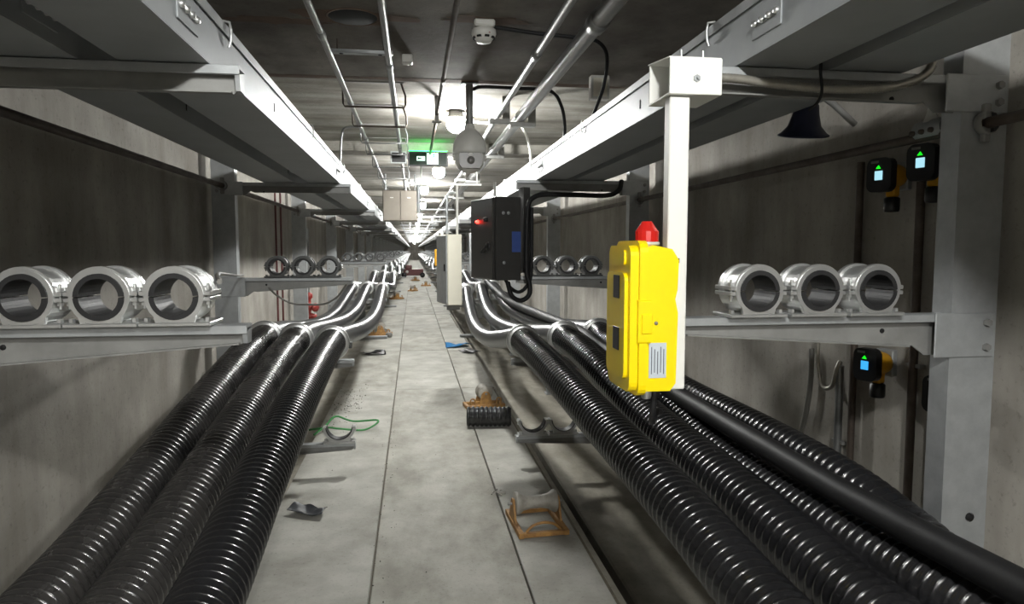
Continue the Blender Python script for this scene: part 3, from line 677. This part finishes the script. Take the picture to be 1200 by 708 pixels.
# ------------------------------------------------------------------ white hanging post and yellow telephone on the nearest right arm
t = thing('hanging_post', 'white steel post hung from the nearest right arm by a sleeve bracket', 'post', (.0,0,0))
MB().box((.667,1.735,1.225),(.722,1.775,2.0), .003).build('post', 'white', t)
s = MB(); s.box((.658,1.716,2.002),(.80,1.722,2.094), .001); s.build('front_plate', 'white', t)
s = MB(); s.prism([(1.722,2.0945),(1.722,2.098),(1.885,2.118),(1.885,2.1145)], 0, .658, .80); s.build('top_plate', 'white', t)
s = MB(); s.prism([(1.7225,2.002),(1.7225,2.006),(1.88,2.006),(1.88,2.002)], 0, .658, .80); s.build('bottom_plate', 'white', t)
s = MB(); s.prism([(1.868,2.0065),(1.874,2.0065),(1.874,2.11),(1.868,2.11)], 0, .658, .80); s.build('rear_plate', 'white', t)
MB().lathe([(0,-.014),(.004,-.014),(.004,-.006),(.009,-.006),(.010,0)], (.730,1.716,2.042), (0,1,0), 6, False).build('bolt', 'galv', t)
for x in (.705,.765): MB().tube([(x,1.76,2.10),(x,1.76,2.125)], .0035, 8).build('stud', 'alu', t)
MB().box((.694,1.7335,1.565),(.700,1.7348,1.578)).build('slot', 'hole', t)

PX, PY, PZ = .577, 1.65, 1.24       # near lower door-seam corner of the telephone body
t = thing('telephone', 'bright yellow weatherproof tunnel telephone on the white post', 'telephone', (PX, PY, PZ))
HB = .372
b = MB()
# body: profile in y-z rounded, with the chamfered rear edge
b.prism([(.004,.0),(.070,.0),(.085,.02),(.088,.20),(.080,.235),(.086,.26),(.088,.335),(.07,.362),(.02,.372),(.002,.366)], 1, 0, .18)
bd = b.build('body', 'yellow', t)
# body bevel strips
d = MB()
def rr(x0,y0,x1,y1,r,n=4):
    P = []
    for cx,cy,a0 in ((x1-r,y1-r,0),(x0+r,y1-r,90),(x0+r,y0+r,180),(x1-r,y0+r,270)):
        for k in range(n+1): an = math.radians(a0+90*k/n); P.append((cx+math.cos(an)*r, cy+math.sin(an)*r))
    return P
# door frame rim, door slab, raised centre panel (all facing the walkway, -x)
d.prism(rr(-.012,-.012,.192,HB+.012,.03), 0, -.018, .0035); dr = d.build('door_rim', 'yellow', t)
d = MB(); d.prism(rr(-.004,-.002,.184,HB+.0,.026), 0, -.040, -.0185); d.build('door', 'yellow', dr)
d = MB(); d.prism(rr(.012,.03,.168,HB-.07,.02), 0, -.050, -.0405); pn = d.build('raised_panel', 'yellow', dr)
d = MB(); d.prism(rr(.03,HB-.05,.15,HB-.012,.01), 0, -.046, -.0405); d.build('raised_top', 'yellow', dr)
for z in (.235,.10): MB().box((-.053,.05,z),(-.0505,.10,z+.06), .001).build('badge', 'blackp', pn)
l_ = MB(); l_.prism(rr(-.016,.125,-.0,.235,.006), 0, -.022, .012); l_.build('latch', 'yellow', dr)
l_ = MB(); l_.box((-.014,-.020,.15),(.014,-.0165,.20), .002); l_.build('latch_catch', 'yellow', dr)
MB().lathe([(0,-.004),(.0045,-.003),(.005,0)], (.030,-.0005,.195-.02), (0,1,0), 10).build('screw', 'galv_d', bd)
lb = MB().box((.012,-.0022,.035),(.058,-.0005,.125)).build('maker_label', 'paper', bd)
ink = MB()
for k in range(5):
    x = .018+k*.008; ink.box((x,-.0030,.045+.004*(k%2)),(x+.002,-.0024,.115-.006*(k%3)))
ink.build('label_print', 'ink', lb)
for (x) in (.025,): MB().lathe([(.012,-.028),(.014,-.022),(.014,-.008),(.012,-.0005)], (x,.05,0), (0,0,1), 10).build('cable_gland', 'alu', bd)
for x,y in ((.05,.06),(.05,.12)): MB().lathe([(.014,-.03),(.016,-.022),(.016,-.006),(.012,-.0005)], (x,y,0), (0,0,1), 10).build('cable_gland', 'blackp', bd)
t2 = thing('beacon', 'red faceted warning beacon on top of the yellow telephone', 'beacon', (PX+.034, PY+.09, PZ+.373))
MB().lathe([(.0,.0),(.033,.0),(.034,.004),(.033,.008),(.0,.008)], (0,0,0), (0,0,1), 16).build('base', 'camw', t2)
MB().lathe([(.031,.0085),(.031,.036),(.013,.062),(.0,.062)], (0,0,0), (0,0,1), 16, False).build('lens', 'red', t2)
wire('phone_cable', 'black cable hanging from below the yellow telephone', [(PX+.05,PY+.06,PZ-.03),(PX+.05,PY+.07,PZ-.08),(PX+.07,PY+.12,PZ-.11),(PX+.11,PY+.2,PZ-.10),(PX+.16,PY+.3,PZ-.13)], .009, 'cable_k')
wire('flexible_conduit', 'ribbed metal conduit from the white sleeve bracket back along the nearest right arm', [(.80,1.775,2.062),(.88,1.776,2.060),(1.0,1.778,2.05),(1.15,1.775,2.043),(1.3,1.772,2.05),(1.40,1.775,2.075),(1.46,1.79,2.12),(1.475,1.82,2.19)], .013, 'flex', n=10, ribs=True)
wire('cable_tie', 'black tie hanging around the ribbed conduit on the nearest right arm', [(1.10,1.755,2.105),(1.098,1.752,2.08),(1.102,1.75,2.03),(1.095,1.758,2.0),(1.085,1.78,1.985)], .004, 'cable_k')

# ------------------------------------------------------------------ horn speaker, gas detectors and conduits on the right wall
t = thing('horn_speaker', 'dark blue horn loudspeaker hung below the right tray', 'loudspeaker', (1.52,2.52,2.10)); t.scale = (.88,.88,.9)
MB().lathe([(.035,.075),(.05,.07),(.056,.03),(.07,-.02),(.095,-.048),(.108,-.056),(.108,-.062),(.09,-.055),(.05,-.0),(.02,.02),(0,.02)], (0,0,0), (-.05,-.25,1), 24).build('bell', 'navy', t)
MB().lathe([(0,.10),(.03,.098),(.036,.085),(.036,.07)], (0,0,0), (-.05,-.25,1), 16).build('driver', 'navy', t)
MB().tube([(.0,-.02,.10),(.07,.0,.115),(.15,.02,.08),(.262,.03,.0)], .014, 10).build('bracket', 'galv_d', t)
def gas(loc, label, scr='scr', rz=-72):
    t = thing('gas_detector', label, 'gas detector', loc, 'gas detectors on the right wall', math.radians(rz))
    # local -y faces the camera
    MB().lathe([(.0,.045),(.038,.045),(.042,.03),(.042,-.02),(.036,-.03),(0,-.03)], (0,0,0), (0,1,0), 20).build('housing', 'yellow_d', t)
    MB().box((-.018,.0,-.075),(.018,.035,-.03), .006).build('neck', 'yellow_d', t)
    h = MB(); h.prism(rr(-.047,-.06,.047,.06,.026), 1, -.062, -.0305); hd = h.build('head', 'blackp', t)
    MB().box((-.014,-.065,-.018),(.016,-.0625,.014), .001).build('screen', scr, hd)
    MB().prism([(-.010,.022),(.008,.022),(.0,.034)], 1, -.065, -.0625).build('status_light', 'led', hd)
    MB().box((-.03,-.064,.042),(.0,-.0625,.050)).build('badge', 'camg', hd)
    MB().lathe([(0,-.13),(.024,-.128),(.027,-.12),(.027,-.08),(.02,-.0755)], (0,.016,0), (0,0,1), 16).build('sensor', 'blackp', t)
    MB().box((-.035,.0455,-.05),(.035,.075,.05), .004).build('wall_plate', 'galv', t)
    return t
gas((1.695,2.255,1.865), 'yellow and black gas detector with lit screen, upper left of the pair by the column')
gas((1.695,2.055,1.885), 'yellow and black gas detector with lit screen, upper right beside the column')
gas((1.695,2.29,1.18), 'yellow and black gas detector with blue screen below the nearest right arm', 'scr_b')
gas((1.70,1.945,1.14), 'yellow and black gas detector half hidden behind the nearest right column', 'scr_b')
def vpipe(x, y, z0, z1, r, m, label):
    t = thing('wall_conduit', label, 'conduit', (x,y,z0))
    MB().tube([(0,0,0),(0,0,z1-z0)], r, 12).build('pipe_run', m, t)
    for z in (.12, (z1-z0)*.6): MB().box((-.004,-r-.02,z),(.022,r+.02,z+.014), .002).build('strap', 'galv_d', t)
    return t
vpipe(1.752,2.50,.3,1.945,.014,'pipe_d','dark vertical conduit on the right wall left of the gas detectors')
vpipe(1.752,2.17,.2,1.84,.015,'pipe_d','dark vertical conduit on the right wall between the two upper gas detectors')
vpipe(1.752,2.585,.3,1.12,.016,'pipe','grey vertical conduit on the right wall below the nearest right arm')
wire('wall_conduit', 'grey flexible conduit rising along the right wall behind the cables', [(1.76,2.93,.5),(1.755,2.88,.7),(1.755,2.83,.85),(1.755,2.80,1.0),(1.757,2.80,1.16)], .012, 'wire', 'conduit')
wire('wall_conduit', 'pale flexible conduit loop hanging below the nearest right arm', [(1.735,2.72,1.35),(1.735,2.72,1.2),(1.735,2.71,1.08),(1.735,2.67,1.015),(1.735,2.61,1.03),(1.735,2.585,1.10),(1.752,2.585,1.14)], .009, 'flex', 'conduit')
t = thing('pipe_tee', 'pale cast pipe fitting with bolts beside the nearest right column', 'fitting', (1.64,2.0,1.985))
b = MB(); b.lathe([(.022,-.06),(.03,-.05),(.03,.05),(.022,.06)], (0,0,0), (0,1,0), 14); b.build('tee_body', 'galv', t)
MB().lathe([(.024,.02),(.014,.05),(.010,.075),(.012,.09),(0,.092)], (0,0,0), (0,0,1), 12).build('spout', 'camw', t)
for y in (-.04,0,.04): MB().lathe([(0,-.012),(.008,-.01),(.009,0)], (-.030,y,-.01), (1,0,0), 8).build('bolt', 'pipe_d', t)

# ------------------------------------------------------------------ left wall extras
t = thing('hydrant_valve', 'red valve on a steel riser against the left wall behind the cables', 'valve', (-1.33,9.0,.72))
MB().tube([(0,0,-.7),(0,0,.0)], .02, 10).build('riser', 'pipe', t); MB().tube([(0,0,.34),(0,0,1.15)], .02, 10).build('upper_riser', 'pipe', t)
MB().lathe([(.02,.0),(.045,.01),(.05,.04),(.03,.06),(.03,.10),(.06,.13),(.062,.17),(.03,.20),(.03,.25),(.05,.27),(.05,.32),(.02,.34)], (0,0,0), (0,0,1), 14).build('valve_body', 'redp', t)
MB().lathe([(.0,.13),(.055,.125),(.055,.105),(.02,.10),(.02,0)], (0,0,.15), (.8,-.6,0), 14).build('outlet', 'redp', t); MB().lathe([(.0,.10),(.035,.095),(.035,.02)], (0,0,.04), (.9,-.3,-.1), 12).build('drain', 'redp', t)
pipe('wall_pipe', 'thin red-brown vertical pipe on the left wall behind the second rack', [(-1.34,7.05,-.1),(-1.34,7.05,2.2)], .010, 'redd')
pipe('wall_pipe', 'second thin red-brown vertical pipe on the left wall beside it', [(-1.34,7.32,-.1),(-1.34,7.32,2.2)], .010, 'redd')
wire('ground_wire', 'black drooping wire hanging from the underside of the second left arm', [(-.98,4.855,1.345),(-.93,4.86,1.29),(-.84,4.87,1.235),(-.74,4.88,1.222),(-.62,4.88,1.225),(-.53,4.87,1.27),(-.46,4.86,1.36)], .007, 'wire')
wire('ground_wire', 'grey wire stretched from the nearest left clamp to the second left rack', [(-.495,1.85,1.518),(-.62,2.3,1.522),(-.86,3.3,1.49),(-1.1,4.5,1.44),(-1.14,4.84,1.43)], .007, 'wire')

# ------------------------------------------------------------------ things on the floor
def roller(loc, rz, label, full=True, mat_f='orange'):
    t = thing('cable_roller', label, 'cable roller', loc, 'cable rollers on the walkway', math.radians(rz))
    f = MB()
    for x in (-.145,.115): f.box((x,-.19,.0),(x+.03,.19,.03), .002)
    for y in (-.19,.16): f.box((-.1145,y,.003),(.1145,y+.03,.027), .002)
    f.build('base_frame', mat_f, t)
    for x in (-.14,.128):
        b = MB(); b.prism([(-.06,.0305),(.10,.0305),(.05,.14),(.035,.155),(.005,.155),(-.01,.14)], 0, x, x+.012); b.build('side_plate', mat_f, t)
    MB().lathe([(.0,-.124),(.062,-.124),(.066,-.118),(.066,-.105),(.045,-.075),(.036,-.03),(.036,.03),(.045,.075),(.066,.105),(.066,.118),(.062,.124),(0,.124)], (0,.02,.125), (1,0,0), 24).build('spool', 'rollg', t)
    MB().tube([(-.165,.02,.125),(.165,.02,.125)], .009, 8).build('axle', 'galv_d', t)
    MB().tube(bez([(-.10,-.17,.03),(-.06,-.172,.065),(0,-.173,.078),(.06,-.172,.065),(.10,-.17,.03)], 5), .008, 8).build('handle_arch', mat_f, t)
    return t
roller((.695,3.82,.003), 4, 'worn cable roller with grey spool on an orange frame, nearest on the walkway')
def yroller(loc, rz, label, s=1.):
    t = thing('cable_roller', label, 'cable roller', loc, 'cable rollers on the walkway', math.radians(rz)); t.scale = (s,s,s)
    f = MB(); f.box((-.2,-.1,0),(.2,-.07,.04), .003); f.box((-.2,.07,0),(.2,.1,.04), .003); f.box((-.2,-.0695,.005),(-.17,.0695,.035)); f.box((.17,-.0695,.005),(.2,.0695,.035)); f.build('base_frame', 'orange', t)
    for y in (-.092,.08): MB().prism([(-.07,.0405),(.07,.0405),(.04,.15),(.02,.17),(-.02,.17),(-.04,.15)], 1, y, y+.012).build('side_plate', 'orange', t)
    MB().lathe([(0,-.078),(.07,-.078),(.075,-.07),(.055,-.03),(.055,.03),(.075,.07),(.07,.078),(0,.078)], (0,0,.15), (0,1,0), 20).build('spool', 'rollg', t)
    MB().tube([(0,-.1,.15),(0,.1,.15)], .012, 8).build('axle', 'galv_d', t)
    for x in (-.15,.15): MB().tube(bez([(x,-.085,.04),(x*1.05,-.085,.09),(x*.8,-.085,.1),(x*.72,-.085,.04)], 4), .008, 6).build('hook', 'orange', t)
    return t
yroller((.70,6.85,.003), 8, 'yellow-orange cable roller lying behind the black corrugated pipe piece')
for x,y,rz,lab in ((-.55,22.6,20,'orange cable roller at the left edge of the far walkway'),(-.02,26.8,60,'orange cable roller in the middle of the far walkway'),(.55,30.5,0,'orange cable roller at the right edge of the far walkway'),(.10,35.8,10,'furthest orange cable roller before the red cart'),(-.62,13.0,0,'orange roller frame beside the left cables past the second rack')):
    yroller((x,y,.003), rz, lab, 1.1)
t = thing('pipe_offcut', 'short piece of black corrugated pipe lying on the walkway', 'pipe', (.665,6.06,.094), None, math.radians(-7))
pr = []; n = 60
for i in range(n+1): pr.append((.080+.010*(0,.8,1,1,.8,0)[i%6], -.2+.4*i/n))
MB().lathe(pr, (0,0,0), (1,0,0), 28).build('outer_wall', 'conduit', t)
MB().lathe([(.080,-.2),(.072,-.199),(.072,.199),(.080,.2)], (0,0,0), (1,0,0), 28).build('inner_wall', 'rubber', t)
def sheet(name, label, cat, loc, sx, sy, amp, m, rz=0, seed=1, th=.003):
    rnd = random.Random(seed); nx, ny = 12, 8; V = []; F = []
    ph = [rnd.uniform(0,6) for _ in range(4)]
    for s_ in (0,1):
        for i in range(nx+1):
            for j in range(ny+1):
                x = (i/nx-.5)*sx; y = (j/ny-.5)*sy
                z = amp*(1+math.sin(x/sx*5+ph[0])*math.cos(y/sy*3+ph[1]))*.5 + .25*amp*math.sin(9*x/sx+ph[2])*math.sin(7*y/sy+ph[3])
                V.append((x*(1-.1*math.sin(y/sy*4)), y+.12*sy*math.sin(x/sx*4+ph[3]), max(z,.0)+ .002+s_*th))
    q = (nx+1)*(ny+1)
    for i in range(nx):
        for j in range(ny):
            a = i*(ny+1)+j; F.append((a+q,a+ny+1+q,a+ny+2+q,a+1+q)); F.append((a,a+1,a+ny+2,a+ny+1))
    for i in range(nx):
        for j in (0,ny):
            a = i*(ny+1)+j; F.append((a,a+ny+1,a+ny+1+q,a+q))
    for j in range(ny):
        for i in (0,nx):
            a = i*(ny+1)+j; F.append((a,a+1,a+1+q,a+q))
    mb = MB(); mb.add(V, F, True); o = mb.build(name, m, None, loc); o.rotation_euler.z = math.radians(rz); return tag(o, label, cat)
sheet('rubber_scrap', 'curled dark grey rubber scrap on the left walkway slab', 'scrap', (-.645,4.17,.003), .22, .11, .05, 'scrap', -20, 3)
sheet('cloth', 'crumpled blue cloth at the right walkway edge', 'cloth', (.72,11.3,.003), .42, .3, .05, 'blue', 10, 5)
sheet('rubber_scrap', 'dark rag lying beside the blue cloth', 'scrap', (.86,10.6,.003), .22, .3, .05, 'blackp', 30, 8)
sheet('rubber_scrap', 'black scrap on the floor below the left cables past the low arm', 'scrap', (-.62,10.6,.003), .34, .24, .06, 'blackp', 5, 9)
tag(MB().tube([(p[0],p[1],p[2]) for p in bez([(-.27,.05,.004),(-.1,.0,.03),(.0,-.05,.03),(.22,-.04,.01),(.33,.12,.05),(.10,.2,.03),(-.05,.16,.09),(-.12,-.02,.05),(-.2,-.15,.01)], 6)], .009, 6).build('strap', 'green', None, (-.66,6.1,.005)), 'thin green strap lying behind the low left arm', 'strap')
tag(MB().tube([(p[0],p[1],p[2]) for p in bez([(0,0,0),(.06,.05,.03),(.1,-.04,.04),(.02,-.08,.03),(-.05,-.02,.05),(.05,.04,.06),(.12,.06,.02)], 6)], .012, 6).build('rope', 'wire', None, (-.60,13.3,.012)), 'tangle of old rope by the left walkway edge', 'rope')
t = thing('rope_end', 'frayed end of rope beside the nearest roller', 'rope', (.535,4.35,.004))
for k in range(7):
    an = random.uniform(0,6.28); MB().tube([(0,0,.004),(math.cos(an)*.03,math.sin(an)*.04,.014),(math.cos(an+.5)*.05,math.sin(an+.5)*.06,.004)], .005, 5).build('strand', 'rollg', t)
tag(MB().lathe([(0,0),(.05,.01),(.065,.05),(.05,.09),(0,.1)], (0,0,0), (0,0,1), 14).build('grey_lump', 'camg', None, (-.45,12.6,.003)), 'small round grey lump on the walkway past the low arms', 'lump')
# chips and dirt
d = MB(); rnd = random.Random(7)
for k in range(420):
    if k < 240: x, y = rnd.gauss(-.70,.09), rnd.gauss(7.2,.45)
    elif k < 330: x, y = rnd.uniform(-.8,.85), rnd.uniform(2.6,9)
    else: x, y = rnd.gauss(-.19,.03), rnd.uniform(3,8)
    if not -.84 < x < .88: continue
    s = rnd.uniform(.003,.011) if k < 240 else rnd.uniform(.002,.007)
    P = [(x+rnd.uniform(-1,1)*s, y+rnd.uniform(-1,1)*s*1.6, .002) for _ in range(3)]
    d.add(P+[(x,y,.003+s*.7)], [(0,1,3),(1,2,3),(2,0,3)])
tag(d.build('dirt_chips', 'dirt'), 'scattered dark concrete chips and dirt on the walkway slabs', 'dirt', kind='stuff')
# far red cart
t = thing('cart', 'dark red cart standing across the far end of the walkway', 'cart', (.03,40.0,0))
MB().box((-.6,0,.12),(.55,.7,.5), .03).build('body', 'redd', t); MB().box((-.5,.05,.5),(-.1,.6,.72), .03).build('seat', 'redd', t)
for x in (-.55,.5): MB().lathe([(0,-.05),(.14,-.05),(.15,0),(.14,.05),(0,.05)], (x,-.02,.15), (0,1,0), 16).build('wheel', 'blackp', t)
MB().lathe([(0,-.02),(.08,-.02),(.08,0)], (-.38,-.005,.34), (0,1,0), 12).build('headlamp', 'camw', t)
